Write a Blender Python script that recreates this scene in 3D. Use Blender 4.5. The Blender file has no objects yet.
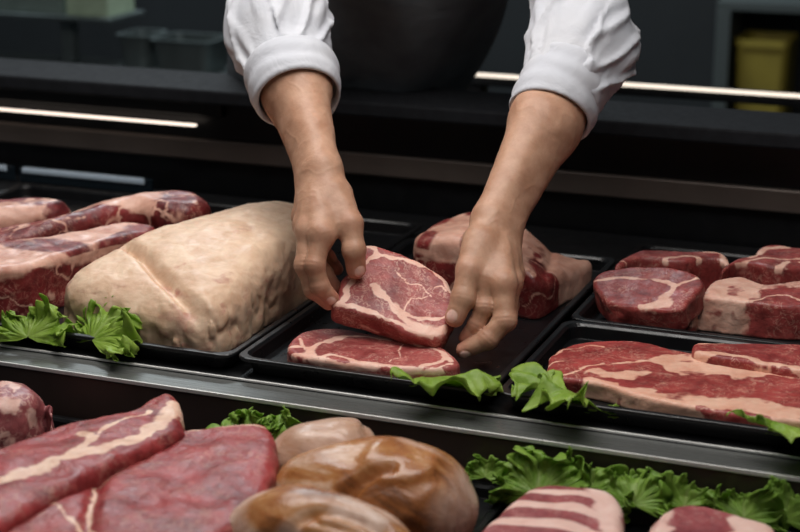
import bpy, math, random, time
import numpy as np
T_START = time.time()
random.seed(4); rng = np.random.default_rng(7)
SC = bpy.context.scene
COL = SC.collection

# ------------------------------------------------------------------ camera
F = 1664.0; PITCH = math.radians(16.4); YAW = math.radians(21.4)
Fh = np.array([-math.sin(YAW), math.cos(YAW), 0]); RT = np.array([math.cos(YAW), math.sin(YAW), 0])
FW = Fh * math.cos(PITCH) + np.array([0, 0, -math.sin(PITCH)]); UP = np.cross(RT, FW)
def ray(x, y): return FW + RT * (x - 400) / F + UP * (266 - y) / F
CP = -ray(400, 345) * 1.85
def at(x, y, z=0.0):
    r = ray(x, y); return CP + r * ((z - CP[2]) / r[2])
def aty(x, y, Y):
    r = ray(x, y); return CP + r * ((Y - CP[1]) / r[1])
def pt(x, y, d): return CP + ray(x, y) * d
def unit(v): v = np.asarray(v, float); return v / np.linalg.norm(v)

# ------------------------------------------------------------------ noise / sdf
def _hash(ix, iy, iz, seed):
    h = (ix.astype(np.uint32) * np.uint32(374761393) + iy.astype(np.uint32) * np.uint32(668265263)
         + iz.astype(np.uint32) * np.uint32(2246822519) + np.uint32((seed * 3266489917) & 0xffffffff))
    h = (h ^ (h >> np.uint32(13))) * np.uint32(1274126177)
    h = (h ^ (h >> np.uint32(16))) * np.uint32(2654435761)
    h = h ^ (h >> np.uint32(15))
    return h.astype(np.float32) * np.float32(2.0 / 4294967295.0) - 1
def vnoise(p, seed=0):
    p = np.asarray(p, np.float32)
    i = np.floor(p).astype(np.int32); f = p - i
    u = f * f * f * (f * (f * 6 - 15) + 10)
    r = 0
    for dx in (0, 1):
        wx = u[:, 0] if dx else 1 - u[:, 0]
        for dy in (0, 1):
            wy = u[:, 1] if dy else 1 - u[:, 1]
            for dz in (0, 1):
                wz = u[:, 2] if dz else 1 - u[:, 2]
                r = r + wx * wy * wz * _hash(i[:, 0] + dx, i[:, 1] + dy, i[:, 2] + dz, seed)
    return r
def fbm(p, scale, octv=3, seed=0):
    p = np.asarray(p, np.float32) * scale; a = 1.0; r = 0; s = 0
    for o in range(octv):
        r = r + a * vnoise(p, seed + o * 17); s += a; a *= .5; p = p * 2.03 + 3.7
    return r / s
def sstep(a, b, x):
    t = np.clip((x - a) / (b - a + 1e-12), 0, 1); return t * t * (3 - 2 * t)
def smin(a, b, k):
    h = np.clip(.5 + .5 * (b - a) / k, 0, 1); return b + (a - b) * h - k * h * (1 - h)
def smax(a, b, k): return -smin(-a, -b, k)
def cone(p, a, b, ra, rb):
    a = np.asarray(a, np.float32); b = np.asarray(b, np.float32)
    ab = b - a; q = p - a
    t = np.clip((q @ ab) / max(float(ab @ ab), 1e-9), 0, 1)
    return np.linalg.norm(q - t[:, None] * ab, axis=1) - (ra + (rb - ra) * t)
def ellipsoid(p, c, r, axes=None):
    q = p - np.asarray(c, np.float32)
    if axes is not None: q = q @ np.asarray(axes, np.float32).T
    r = np.asarray(r, np.float32)
    k0 = np.linalg.norm(q / r, axis=1); k1 = np.linalg.norm(q / (r * r), axis=1) + 1e-9
    return k0 * (k0 - 1) / k1

def polyline_dist(uv, pts):
    d = np.full(len(uv), 1e9, np.float32)
    for a, b in zip(pts[:-1], pts[1:]):
        ab = b - a; q = uv - a
        t = np.clip((q @ ab) / max(float(ab @ ab), 1e-12), 0, 1)
        d = np.minimum(d, np.linalg.norm(q - t[:, None] * ab, axis=1))
    return d
def polygon_sd(uv, pts):
    d = polyline_dist(uv, np.vstack([pts, pts[:1]]))
    ins = np.zeros(len(uv), bool)
    x, y = uv[:, 0], uv[:, 1]
    n = len(pts)
    for i in range(n):
        x1, y1 = pts[i]; x2, y2 = pts[(i + 1) % n]
        if y1 == y2: continue
        c = ((y1 > y) != (y2 > y)) & (x < (x2 - x1) * (y - y1) / (y2 - y1) + x1)
        ins ^= c
    return np.where(ins, -d, d)
def catmull(pts, n=6, closed=True):
    pts = np.asarray(pts, float); m = len(pts); out = []
    for i in range(m if closed else m - 1):
        if closed: p0, p1, p2, p3 = pts[i - 1], pts[i], pts[(i + 1) % m], pts[(i + 2) % m]
        else: p0, p1, p2, p3 = pts[max(i - 1, 0)], pts[i], pts[i + 1], pts[min(i + 2, m - 1)]
        for k in range(n):
            t = k / n
            out.append(.5 * ((2 * p1) + (-p0 + p2) * t + (2 * p0 - 5 * p1 + 4 * p2 - p3) * t * t + (-p0 + 3 * p1 - 3 * p2 + p3) * t ** 3))
    if not closed: out.append(pts[-1])
    return np.array(out, np.float32)

def mesh_sdf(f, lo, hi, h):
    """surface nets over a block-sparse grid: (verts, quads)"""
    lo = np.asarray(lo, float) - 3 * h; hi = np.asarray(hi, float) + 3 * h
    B = 10
    nb = np.ceil((hi - lo) / (h * B)).astype(int) + 1
    g = np.indices(nb).reshape(3, -1).T
    cen = (lo + (g + .5) * B * h).astype(np.float32)
    dc = f(cen)
    act = np.abs(dc) < B * h * .87 * 1.35 + 2.5 * h
    V = np.empty(nb * B, np.float32).reshape(nb[0], B, nb[1], B, nb[2], B)
    V = np.broadcast_to((np.sign(dc) * 1.0).reshape(nb[0], 1, nb[1], 1, nb[2], 1), (nb[0], B, nb[1], B, nb[2], B)).astype(np.float32).copy()
    off = np.indices((B, B, B)).reshape(3, -1).T
    ga = g[act]; step = 150
    for s in range(0, len(ga), step):
        gb = ga[s:s + step]
        P = (lo + (gb[:, None, :] * B + off[None]).reshape(-1, 3) * h).astype(np.float32)
        d = f(P).reshape(len(gb), B, B, B)
        for q, (a, b, c) in enumerate(gb): V[a, :, b, :, c, :] = d[q]
    V = V.reshape(nb * B)
    ins = V < 0
    c = ins[:-1, :-1, :-1].astype(np.int8)
    tot = sum(ins[i:ins.shape[0] - 1 + i, j:ins.shape[1] - 1 + j, k:ins.shape[2] - 1 + k].astype(np.int8)
              for i in (0, 1) for j in (0, 1) for k in (0, 1))
    cells = np.argwhere((tot > 0) & (tot < 8))
    idx = np.full(tot.shape, -1, np.int32); idx[tuple(cells.T)] = np.arange(len(cells))
    acc = np.zeros((len(cells), 3)); cnt = np.zeros(len(cells))
    corners = [(i, j, k) for i in (0, 1) for j in (0, 1) for k in (0, 1)]
    val = {o: V[cells[:, 0] + o[0], cells[:, 1] + o[1], cells[:, 2] + o[2]] for o in corners}
    for a in corners:
        for ax in range(3):
            if a[ax]: continue
            b = list(a); b[ax] = 1; b = tuple(b)
            va, vb = val[a], val[b]; m = (va < 0) != (vb < 0)
            t = np.where(m, va / np.where(m, va - vb, 1), 0)
            pos = np.array(a, float)[None] + t[:, None] * (np.array(b) - np.array(a))[None]
            acc[m] += pos[m]; cnt[m] += 1
    verts = lo + (cells + acc / np.maximum(cnt, 1)[:, None]) * h
    quads = []
    for ax in range(3):
        o1, o2 = [(1, 2), (2, 0), (0, 1)][ax]
        sl0 = [slice(1, -1)] * 3; sl1 = [slice(1, -1)] * 3
        A = ins; e = np.zeros(3, int); e[ax] = 1
        n = np.array(ins.shape)
        r = [np.arange(1, n[i] - 1) for i in range(3)]
        a0 = ins[1:n[0] - 1, 1:n[1] - 1, 1:n[2] - 1]
        b0 = ins[1 + e[0]:n[0] - 1 + e[0], 1 + e[1]:n[1] - 1 + e[1], 1 + e[2]:n[2] - 1 + e[2]]
        loc = np.argwhere(a0 != b0) + 1
        if not len(loc): continue
        ok = np.all(loc < np.array(idx.shape), axis=1); loc = loc[ok]
        flip = ins[tuple(loc.T)]
        d1 = np.zeros(3, int); d1[o1] = 1; d2 = np.zeros(3, int); d2[o2] = 1
        q = np.stack([idx[tuple((loc - d1 - d2).T)], idx[tuple((loc - d2).T)], idx[tuple(loc.T)], idx[tuple((loc - d1).T)]], 1)
        q[~flip] = q[~flip][:, ::-1]
        quads.append(q[(q >= 0).all(1)])
    quads = np.vstack(quads) if quads else np.zeros((0, 4), int)
    return verts, quads

# ------------------------------------------------------------------ object helpers
def tag(o, label=None, cat=None, group=None, kind=None):
    if label: o['label'] = label
    if cat: o['category'] = cat
    if group: o['group'] = group
    if kind: o['kind'] = kind
    return o
def link(o, parent=None):
    COL.objects.link(o)
    if parent is not None: o.parent = parent
    return o
def empty(name, loc, label=None, cat=None, group=None, kind=None):
    o = bpy.data.objects.new(name, None); o.location = loc; o.empty_display_size = .05
    return tag(link(o), label, cat, group, kind)
def wloc(o):
    v = np.array(o.location, float)
    return v + (wloc(o.parent) if o.parent is not None else 0)
def build(name, verts, faces, mat, parent=None, origin=None, attrs=None, smooth=True):
    """world-space verts -> an object whose origin lies at the base of the shape"""
    verts = np.asarray(verts, float)
    if origin is None:
        origin = np.array([(verts[:, 0].min() + verts[:, 0].max()) / 2, (verts[:, 1].min() + verts[:, 1].max()) / 2, verts[:, 2].min()])
    me = bpy.data.meshes.new(name)
    me.from_pydata((verts - origin).tolist(), [], faces.tolist() if hasattr(faces, 'tolist') else faces)
    for k, a in (attrs or {}).items():
        at_ = me.attributes.new(k, 'FLOAT', 'POINT'); at_.data.foreach_set('value', np.asarray(a, np.float32))
    if smooth: me.polygons.foreach_set('use_smooth', np.ones(len(me.polygons), bool))
    me.materials.append(mat); me.update()
    o = bpy.data.objects.new(name, me)
    link(o, parent)
    o.location = origin - (wloc(parent) if parent is not None else 0)
    return o
def box_geo(x0, x1, y0, y1, z0, z1, base=0):
    v = [(x, y, z) for z in (z0, z1) for y in (y0, y1) for x in (x0, x1)]
    f = [(0, 2, 3, 1), (4, 5, 7, 6), (0, 1, 5, 4), (2, 6, 7, 3), (0, 4, 6, 2), (1, 3, 7, 5)]
    return v, [tuple(i + base for i in q) for q in f]
def box(name, x0, x1, y0, y1, z0, z1, mat, parent=None, bevel=.002, seg=2):
    v, f = box_geo(x0, x1, y0, y1, z0, z1)
    o = build(name, v, f, mat, parent, smooth=False)
    if bevel:
        m = o.modifiers.new('bevel', 'BEVEL'); m.width = bevel; m.segments = seg; m.limit_method = 'ANGLE'
    return o
def rings(name, ringlist, mat, parent=None, cap0=True, cap1=True, smooth=False):
    n = len(ringlist[0]); v = [p for r in ringlist for p in r]; f = []
    for k in range(len(ringlist) - 1):
        for i in range(n):
            j = (i + 1) % n; f.append((k * n + i, k * n + j, (k + 1) * n + j, (k + 1) * n + i))
    if cap0: f.append(tuple(range(n))[::-1])
    if cap1: f.append(tuple((len(ringlist) - 1) * n + i for i in range(n)))
    return build(name, v, f, mat, parent, smooth=smooth)
def rrect(x0, x1, y0, y1, r, z, seg=6):
    out = []
    for cx, cy, a0 in ((x1 - r, y0 + r, -90), (x1 - r, y1 - r, 0), (x0 + r, y1 - r, 90), (x0 + r, y0 + r, 180)):
        for k in range(seg + 1):
            a = math.radians(a0 + 90 * k / seg); out.append((cx + r * math.cos(a), cy + r * math.sin(a), z))
    return out

# ------------------------------------------------------------------ materials
def lin(c):
    r = []
    for v in c[:3]:
        v /= 255; r.append(v / 12.92 if v <= .04045 else ((v + .055) / 1.055) ** 2.4)
    return (*r, 1)
class NT:
    def __init__(s, name):
        s.m = bpy.data.materials.new(name); s.m.use_nodes = True; s.t = s.m.node_tree
        s.b = s.t.nodes['Principled BSDF']; s.out = s.t.nodes['Material Output']
        s.tc = s.t.nodes.new('ShaderNodeTexCoord').outputs['Object']
    def n(s, typ, **kw):
        nd = s.t.nodes.new(typ)
        for k, v in kw.items(): setattr(nd, k, v)
        return nd
    def put(s, sock, v):
        if isinstance(v, bpy.types.NodeSocket): s.t.links.new(v, sock)
        else: sock.default_value = v
    def noise(s, scale, detail=3, rough=.55, dist=0, vec=None):
        nd = s.n('ShaderNodeTexNoise'); s.put(nd.inputs['Vector'], vec or s.tc)
        nd.inputs['Scale'].default_value = scale; nd.inputs['Detail'].default_value = detail
        nd.inputs['Roughness'].default_value = rough; nd.inputs['Distortion'].default_value = dist
        return nd.outputs['Fac']
    def math(s, op, a, b=0.0, clamp=False):
        nd = s.n('ShaderNodeMath', operation=op); nd.use_clamp = clamp
        s.put(nd.inputs[0], a); s.put(nd.inputs[1], b); return nd.outputs[0]
    def mapr(s, v, a, b, c=0.0, d=1.0):
        nd = s.n('ShaderNodeMapRange'); s.put(nd.inputs[0], v)
        for i, q in enumerate((a, b, c, d)): nd.inputs[i + 1].default_value = q
        return nd.outputs[0]
    def mix(s, f, a, b):
        nd = s.n('ShaderNodeMix', data_type='RGBA'); s.put(nd.inputs[0], f); s.put(nd.inputs[6], a); s.put(nd.inputs[7], b)
        return nd.outputs[2]
    def ramp(s, f, stops):
        nd = s.n('ShaderNodeValToRGB'); e = nd.color_ramp.elements
        while len(e) < len(stops): e.new(.5)
        for k, (p, c) in enumerate(stops): e[k].position = p; e[k].color = c
        s.put(nd.inputs[0], f); return nd.outputs[0]
    def attr(s, name): return s.n('ShaderNodeAttribute', attribute_name=name).outputs['Fac']
    def bump(s, hgt, strength=.3, dist=.002, prev=None):
        nd = s.n('ShaderNodeBump'); nd.inputs['Strength'].default_value = strength; nd.inputs['Distance'].default_value = dist
        s.put(nd.inputs['Height'], hgt)
        if prev is not None: s.put(nd.inputs['Normal'], prev)
        return nd.outputs[0]
    def set(s, **kw):
        for k, v in kw.items(): s.put(s.b.inputs[k.replace('_', ' ')], v)
        return s
def plain(name, c, rough=.4, metal=0, spec=.5, var=.0, scale=30, bump=0, bscale=200):
    m = NT(name); a = lin(c)
    if var:
        lo = tuple(x * (1 - var) for x in a[:3]) + (1,); hi = tuple(min(1, x * (1 + var)) for x in a[:3]) + (1,)
        m.set(Base_Color=m.ramp(m.noise(scale, 4), [(.3, lo), (.7, hi)]))
    else: m.set(Base_Color=a)
    m.set(Roughness=m.mapr(m.noise(scale * 1.7, 3), .3, .7, max(rough - .06, 0.02), min(rough + .08, 1)), Metallic=metal, Specular_IOR_Level=spec)
    if bump: m.set(Normal=m.bump(m.noise(bscale, 3), bump, .001))
    return m.m
def emis(name, c, s):
    m = NT(name); m.set(Base_Color=(0, 0, 0, 1), Emission_Color=lin(c), Emission_Strength=s); return m.m
def meat(name, dark, red, fat1, fat2, vein=.02, vscale=60, rough=.36, fibre=(1, 1, 1), sss=.08, vmask=.5, spec=.42, bump=.4):
    m = NT(name)
    mp = m.n('ShaderNodeMapping'); m.put(mp.inputs['Vector'], m.tc); mp.inputs['Scale'].default_value = fibre
    n1 = m.noise(22, 5, .6, .4, mp.outputs[0]); n2 = m.noise(140, 3, .6, .3, mp.outputs[0])
    lean = m.ramp(m.math('ADD', m.math('MULTIPLY', n1, .7), m.math('MULTIPLY', n2, .3)), [(.34, lin(dark)), (.62, lin(red))])
    fn = m.noise(38, 4, .6, .5)
    fatc = m.ramp(fn, [(.32, lin(fat1)), (.66, lin(fat2))])
    fa = m.attr('fat'); ma = m.attr('marb')
    vn = m.math('ABSOLUTE', m.math('SUBTRACT', m.noise(vscale, 3, .6, 1.2, mp.outputs[0]), .5))
    v = m.mapr(vn, 0, vein, 1, 0)
    v = m.math('MULTIPLY', v, m.math('MULTIPLY', ma, m.mapr(m.noise(vscale * .4, 2), .40, .62)))
    wob = m.math('MULTIPLY', m.math('SUBTRACT', m.noise(130, 3), .5), .9)
    fe = m.mapr(m.math('ADD', fa, m.math('MULTIPLY', wob, m.math('MULTIPLY', m.math('MULTIPLY', fa, m.math('SUBTRACT', 1.0, fa)), 4.0))), .25, .75)
    fin = m.math('MAXIMUM', fe, m.math('MULTIPLY', v, vmask), True)
    m.set(Base_Color=m.mix(fin, lean, fatc))
    m.set(Roughness=m.mapr(m.noise(60, 3), .3, .7, rough - .02, rough + .20), Specular_IOR_Level=spec)
    m.set(Subsurface_Weight=sss, Subsurface_Radius=(1, .35, .25), Subsurface_Scale=.004)
    b = m.bump(m.noise(55, 4, .6, .3, mp.outputs[0]), bump, .004)
    m.set(Normal=m.bump(m.noise(320, 3, .6, 0, mp.outputs[0]), bump * .7, .001, b))
    return m.m

M_steak = meat('steak_meat', (116, 44, 44), (172, 86, 82), (222, 166, 146), (236, 198, 180), vein=.045, vscale=110, vmask=.6)
M_steak_dark = meat('dark_steak_meat', (98, 34, 34), (162, 70, 66), (206, 152, 132), (226, 184, 164), vein=.04, vscale=95, vmask=.5)
M_chuck = meat('chuck_meat', (72, 22, 24), (132, 46, 46), (182, 130, 112), (218, 174, 154), vein=.03, vscale=70, vmask=.5, rough=.32, bump=.25)
M_strip = meat('striped_steak_meat', (112, 38, 38), (168, 70, 66), (216, 158, 134), (234, 190, 166), vein=.035, vscale=95, vmask=.55)
M_beef = meat('fresh_beef_meat', (98, 28, 32), (164, 64, 64), (206, 160, 138), (230, 196, 172), vein=.05, vscale=75, vmask=.28, rough=.34, spec=.36, bump=.6)
M_fatcap = meat('pale_fat_cap', (172, 120, 104), (196, 148, 128), (200, 163, 134), (222, 192, 164), vein=.02, vscale=40, vmask=.1, rough=.40, sss=.1, bump=.3, spec=.5)
M_ham = meat('cured_meat', (112, 44, 50), (158, 80, 82), (218, 176, 164), (232, 198, 186), vein=.03, vscale=60, vmask=.35, bump=.2)
M_mince = meat('marbled_meat', (112, 52, 58), (160, 88, 88), (198, 150, 138), (220, 182, 168), vein=.06, vscale=70, vmask=.85, bump=.35)

def mk_skin():
    m = NT('skin')
    n = m.noise(45, 4, .6, .2)
    c = m.ramp(n, [(.3, lin((170, 126, 100))), (.7, lin((198, 156, 130)))])
    c = m.mix(m.math('MULTIPLY', m.attr('red'), 1.05, True), c, lin((190, 118, 100)))
    c = m.mix(m.attr('nail'), c, lin((226, 186, 172)))
    c = m.mix(m.mapr(m.noise(160, 2), .62, .75, 0, .25), c, lin((170, 104, 84)))
    m.set(Base_Color=c, Roughness=m.mapr(m.attr('nail'), 0, 1, .47, .26), Specular_IOR_Level=.42)
    m.set(Subsurface_Weight=.12, Subsurface_Radius=(1, .4, .25), Subsurface_Scale=.005)
    b = m.bump(m.noise(110, 4, .6, .6), .22, .002)
    m.set(Normal=m.bump(m.noise(520, 2), .25, .0006, b)); return m.m
M_skin = mk_skin()
def mk_cloth(name, c, c2, rough=.85, wscale=900):
    m = NT(name)
    m.set(Base_Color=m.ramp(m.noise(14, 3), [(.35, lin(c2)), (.65, lin(c))]), Roughness=rough, Specular_IOR_Level=.2)
    b = m.bump(m.noise(28, 3, .6, .8), .35, .006)
    m.set(Normal=m.bump(m.noise(wscale, 2), .2, .0006, b)); return m.m
M_shirt = mk_cloth('white_shirt_cloth', (206, 207, 212), (196, 198, 205))
M_apron = mk_cloth('dark_apron_cloth', (104, 110, 114), (88, 94, 98))
M_trouser = mk_cloth('trouser_cloth', (34, 34, 38), (28, 28, 32))
M_hair = plain('brown_hair', (48, 34, 26), .5, var=.3, scale=90, bump=.4)
M_shoe = plain('black_shoe', (24, 24, 24), .4)
M_tray = plain('black_tray_plastic', (17, 18, 20), .32, var=.15, bump=.08, bscale=500)
M_deck = plain('black_deck', (16, 17, 19), .42, var=.15)
M_case = plain('black_case_panel', (13, 14, 16), .38, spec=.35, var=.15)
M_rail = plain('dark_grey_rail', (30, 31, 34), .7, spec=.12, var=.2, scale=60, bump=.15)
M_steel = NT('brushed_steel')
_mp = M_steel.n('ShaderNodeMapping'); M_steel.put(_mp.inputs['Vector'], M_steel.tc); _mp.inputs['Scale'].default_value = (2, 160, 160)
M_steel.set(Base_Color=lin((128, 130, 128)), Metallic=.65, Roughness=M_steel.mapr(M_steel.noise(6, 3, .6, 0, _mp.outputs[0]), .3, .7, .24, .36)); M_steel = M_steel.m
M_bright = plain('polished_steel_edge', (215, 215, 212), .3, metal=.15)
M_band = plain('brown_steel_band', (98, 88, 82), .4, metal=.5, var=.15, scale=8)
M_glow_strip = emis('warm_glow_strip', (255, 236, 220), 1.6)
M_reflection_glow = emis('rear_reflection_glow', (255, 240, 222), 1.3)

# ------------------------------------------------------------------ slab meats
SLABS = {}
def slab(name, poly, T, mat, z0=.004, r=.008, h=.002, seams=(), regions=(), rim=0, side='keep', top=None, creases=(),
         rough2d=.003, bump=.0012, bscale=45, marb=1.0, frame=None, seed=1, fatfn=None, disp=None, smooth=6, side_web=0, ground=False, wob=.006):
    """a cut of meat: closed outline on its own plane, thickness T, rounded edges.  Outline and fat seams are given
    by where they are seen on the top plane (third value: height above the base) and become local metres."""
    if frame is None: O = np.array([0, 0, z0]); E1, E2, N = np.eye(3)
    else: O, E1, E2, N = frame
    def loc(q, w):
        if abs(q[1]) < 5: return np.array(q[:2], float)   # already metres on the deck
        if len(q) > 2: w = q[2]
        rr = ray(q[0], q[1]); P = CP + rr * (((O + N * w - CP) @ N) / (rr @ N)) - O
        return np.array([P @ E1, P @ E2])
    pl = np.array([loc(q, T) for q in poly])
    if smooth: pl = catmull(pl, smooth)
    pl = pl.astype(np.float32)
    sm = [(catmull([loc(q, T) for q in s[0]], 5, False), s[1]) for s in seams]
    rg = [(catmull([loc(q, T) for q in s[0]], 4), s[1], (s[2] if len(s) > 2 else .004)) for s in regions]
    cr = [(catmull([loc(q, T) for q in s[0]], 5, False), s[1], s[2]) for s in creases]
    def local(p):
        q = p - O.astype(np.float32); return np.stack([q @ E1, q @ E2, q @ N], 1).astype(np.float32)
    lo2 = pl.min(0) - .03; hi2 = pl.max(0) + .03
    gs = .0015; nx, ny = np.ceil((hi2 - lo2) / gs).astype(int) + 1
    gx, gy = np.meshgrid(np.arange(nx), np.arange(ny), indexing='ij')
    G = polygon_sd((lo2 + np.stack([gx.ravel(), gy.ravel()], 1) * gs).astype(np.float32), pl).reshape(nx, ny)
    def d2f(uv):
        q = (uv - lo2) / gs; q = np.clip(q, 0, [nx - 1.001, ny - 1.001]); i = q.astype(int); f = q - i
        a = G[i[:, 0], i[:, 1]]; b = G[i[:, 0] + 1, i[:, 1]]; c = G[i[:, 0], i[:, 1] + 1]; d = G[i[:, 0] + 1, i[:, 1] + 1]
        return (a * (1 - f[:, 0]) + b * f[:, 0]) * (1 - f[:, 1]) + (c * (1 - f[:, 0]) + d * f[:, 0]) * f[:, 1]
    def sdf(p):
        L = local(p); uv = L[:, :2]; w = L[:, 2]
        out = np.maximum(lo2 + .002 - uv, 0).max(1) + np.maximum(uv - hi2 + .002, 0).max(1)
        d2 = d2f(uv) + rough2d * fbm(L, 30, 3, seed) + out
        Tl = T + (top(uv, d2) if top else 0)
        eb = .7 * r if ground else 0.
        ww = w - (Tl - eb) / 2; Tl = Tl + eb
        q0 = d2 + r; q1 = np.abs(ww) - Tl / 2 + r
        d = np.minimum(np.maximum(q0, q1), 0) + np.sqrt(np.maximum(q0, 0) ** 2 + np.maximum(q1, 0) ** 2) - r
        d = d + bump * fbm(L, bscale, 3, seed + 5)
        if disp: d = d + disp(L, d2)
        for c, dep, wid in cr:
            m = np.abs(d) < .05
            if m.any():
                dd = polyline_dist(uv[m], c)
                d[m] += dep * np.exp(-(dd / wid) ** 2) * sstep(0.2 * T, .7 * T, w[m])
        return d
    cs = []
    for u in (lo2[0], hi2[0]):
        for v in (lo2[1], hi2[1]):
            for w in (-.004, T + .03): cs.append(O + E1 * u + E2 * v + N * w)
    cs = np.array(cs)
    V, Q = mesh_sdf(sdf, cs.min(0), cs.max(0), h)
    if ground:
        V[:, 2] = np.maximum(V[:, 2], z0)
    L = local(V.astype(np.float32)); uv = L[:, :2]; w = L[:, 2]
    d2 = d2f(uv)
    wn = fbm(L, 90, 3, seed + 9); wv = np.stack([fbm(L, 50, 4, seed + 21), fbm(L, 50, 4, seed + 22)], 1) * wob
    fat = np.zeros(len(V), np.float32)
    for s, wd in sm:
        d = polyline_dist(uv + wv, s); wl = wd * (1 + .9 * wn)
        fat = np.maximum(fat, 1 - sstep(wl * .6, wl * 1.4 + .0005, d))
    for s, val, soft in rg:
        d = polygon_sd(uv + wv * 1.2, s) + .5 * soft * wn; k = 1 - sstep(-soft * .5, soft * .5, d)
        fat = fat * (1 - k) + val * k
    if rim: fat = np.maximum(fat, 1 - sstep(rim * .5, rim * 1.3, -d2 + .0015 * wn))
    onside = sstep(0, .006, (T - r * .8) - w)
    if side == 'meat': fat = fat * (1 - .75 * onside)
    elif side == 'fat': fat = np.maximum(fat, onside)
    if side_web:
        nn = np.abs(fbm(L * np.array([1, 1, .7], np.float32), 26, 2, seed + 31))
        fat = np.maximum(fat, onside * (1 - sstep(.03 * side_web, .11 * side_web, nn)))
    if fatfn: fat = fatfn(fat, L, d2, onside)
    o = build(name, V, Q, mat, attrs={'fat': np.clip(fat, 0, 1), 'marb': np.full(len(V), marb)})
    SLABS[o.name] = o
    return o

# ------------------------------------------------------------------ room and case
tag(box('floor', -4, 4, -3.5, 3.2, -1.0, -.9, plain('dark_floor', (48, 46, 45), .6, var=.2, scale=6), bevel=0), kind='structure')
tag(box('wall_back', -4, 4, 2.7, 2.8, -.9, 2.0, plain('dark_wall', (26, 31, 34), .7, var=.2, scale=3), bevel=0), kind='structure')
tag(box('ceiling', -4, 4, -3.5, 3.2, 2.0, 2.1, plain('dark_ceiling', (60, 60, 60), .8), bevel=0), kind='structure')

case = empty('display_case', (0, 0, -.9), 'long black refrigerated meat display case with a steel ledge', 'display case')
X0, X1 = -1.6, 1.5
box('upper_deck', X0, X1, -.165, .545, -.02, 0, M_deck, case)
box('lower_deck', X0, X1, -.80, -.200, -.085, -.065, M_deck, case)
box('steel_ledge', X0, X1, -.207, -.160, -.006, -.002, M_steel, case, .0015)
box('ledge_lip', X0, X1, -.2095, -.2072, -.004, .0004, M_bright, case, .0006)
box('ledge_seam', X0, X1, -.1645, -.1615, -.002, .0012, M_bright, case, .0005)
box('riser', X0, X1, -.2065, -.200, -.065, -.006, plain('reflection_brown_riser', (74, 64, 60), .35, metal=.3, var=.15, scale=12), case, 0)  # brown reflection of the meat put into the base colour
box('back_panel', X0, X1, .56, .575, -.02, .16, M_case, case, 0)
box('brown_band', X0, X1, .548, .5598, .050, .082, M_band, case, .003)
box('top_rail', X0, X1, .50, .64, .146, .168, M_rail, case, .004)
box('inner_rail', X0, -.50, .545, .5598, .118, .146, M_case, case, .003)
box('cabinet_front', X0, X1, -.80, -.78, -.9, -.085, M_case, case, 0)
box('cabinet_back', X0, X1, .56, .60, -.9, -.02, M_case, case, 0)
ls = box('glow_strip', X0, -.541, .538, .546, .1030, .1062, M_glow_strip, case, .001)  # bright line on the case back made as an added glowing strip
for x0, x1 in ((-1.12, -.845), (-.835, -.60)):
    g = box('rear_slide_panel', x0, x1, .505, .512, .001, .024, plain('dark_glass', (22, 30, 36), .15), case, .001)
    box('panel_grip', x0 + .006, x1 - .012, .503, .514, .015, .024, plain('pale_blue_plastic', (176, 192, 206), .4), g, .002)

# trays ------------------------------------------------------------
def tray(x0, x1, y0, y1, z0, h, label, lip=.007, group='black display trays'):
    r = .016; t = .003; sl = .004
    R_ = [rrect(x0 + sl + lip, x1 - sl - lip, y0 + sl + lip, y1 - sl - lip, r, z0),
          rrect(x0 + lip, x1 - lip, y0 + lip, y1 - lip, r, z0 + h - .004),
          rrect(x0, x1, y0, y1, r, z0 + h - .004), rrect(x0, x1, y0, y1, r, z0 + h - .001),
          rrect(x0 + .001, x1 - .001, y0 + .001, y1 - .001, r, z0 + h),
          rrect(x0 + lip, x1 - lip, y0 + lip, y1 - lip, r, z0 + h),
          rrect(x0 + lip + .003, x1 - lip - .003, y0 + lip + .003, y1 - lip - .003, r, z0 + h - .003),
          rrect(x0 + lip + sl, x1 - lip - sl, y0 + lip + sl, y1 - lip - sl, r, z0 + t)]
    o = rings('display_tray', R_, M_tray)
    m = o.modifiers.new('bevel', 'BEVEL'); m.width = .0012; m.segments = 2; m.limit_method = 'ANGLE'; m.angle_limit = math.radians(40)
    return tag(o, label, 'tray', group)
Z0 = .0005
tray(-.78, -.131, -.154, .43, Z0, .020, 'black wide display tray under the pale pork shoulder and marbled roasts')
tray(-.128, .157, -.154, .36, Z0, .020, 'black display tray under the two ribeye steaks being arranged')
tray(.162, .68, -.154, .096, Z0, .020, 'black front display tray under the long striped steaks')
tray(.164, .68, .100, .44, Z0, .020, 'black rear display tray holding the thick red steaks on the right')
ZL = -.0645
tray(-.62, .005, -.60, -.215, ZL, .016, 'black lower tray under the big red beef cuts', group='black lower trays')
tray(.010, .205, -.60, -.215, ZL, .016, 'black lower tray under the browned poultry', group='black lower trays')
tray(.210, .66, -.60, -.215, ZL, .016, 'black lower tray under the cured meat with curly lettuce', group='black lower trays')

# ------------------------------------------------------------------ the two steaks being arranged
GST = 'ribeye steaks in the middle tray'
o = slab('ribeye_steak', [(288, 342), (304, 331), (334, 327), (365, 332), (410, 338), (438, 345), (456, 357), (457, 364), (440, 367), (400, 367), (360, 363), (320, 358), (293, 352)],
     .021, M_steak, r=.006, h=.0015, side='meat', seed=3, ground=True,
     seams=[([(315, 358), (310, 352), (314, 345), (325, 341), (348, 337), (380, 338), (408, 342), (428, 347), (444, 354), (438, 361), (420, 365)], .0032),
            ([(290, 346), (303, 347), (312, 350)], .003), ([(290, 352), (305, 355), (320, 357), (340, 360), (370, 363), (400, 366), (430, 367), (452, 364)], .0022), ([(316, 360), (332, 355), (352, 359), (372, 363)], .0026),
            ([(404, 342), (397, 350), (399, 355), (388, 362)], .0006), ([(444, 356), (452, 361)], .003), ([(304, 350), (300, 338)], .0015)],
     regions=[([(306, 349), (315, 346), (313, 358), (306, 358)], .9, .008)])
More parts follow.
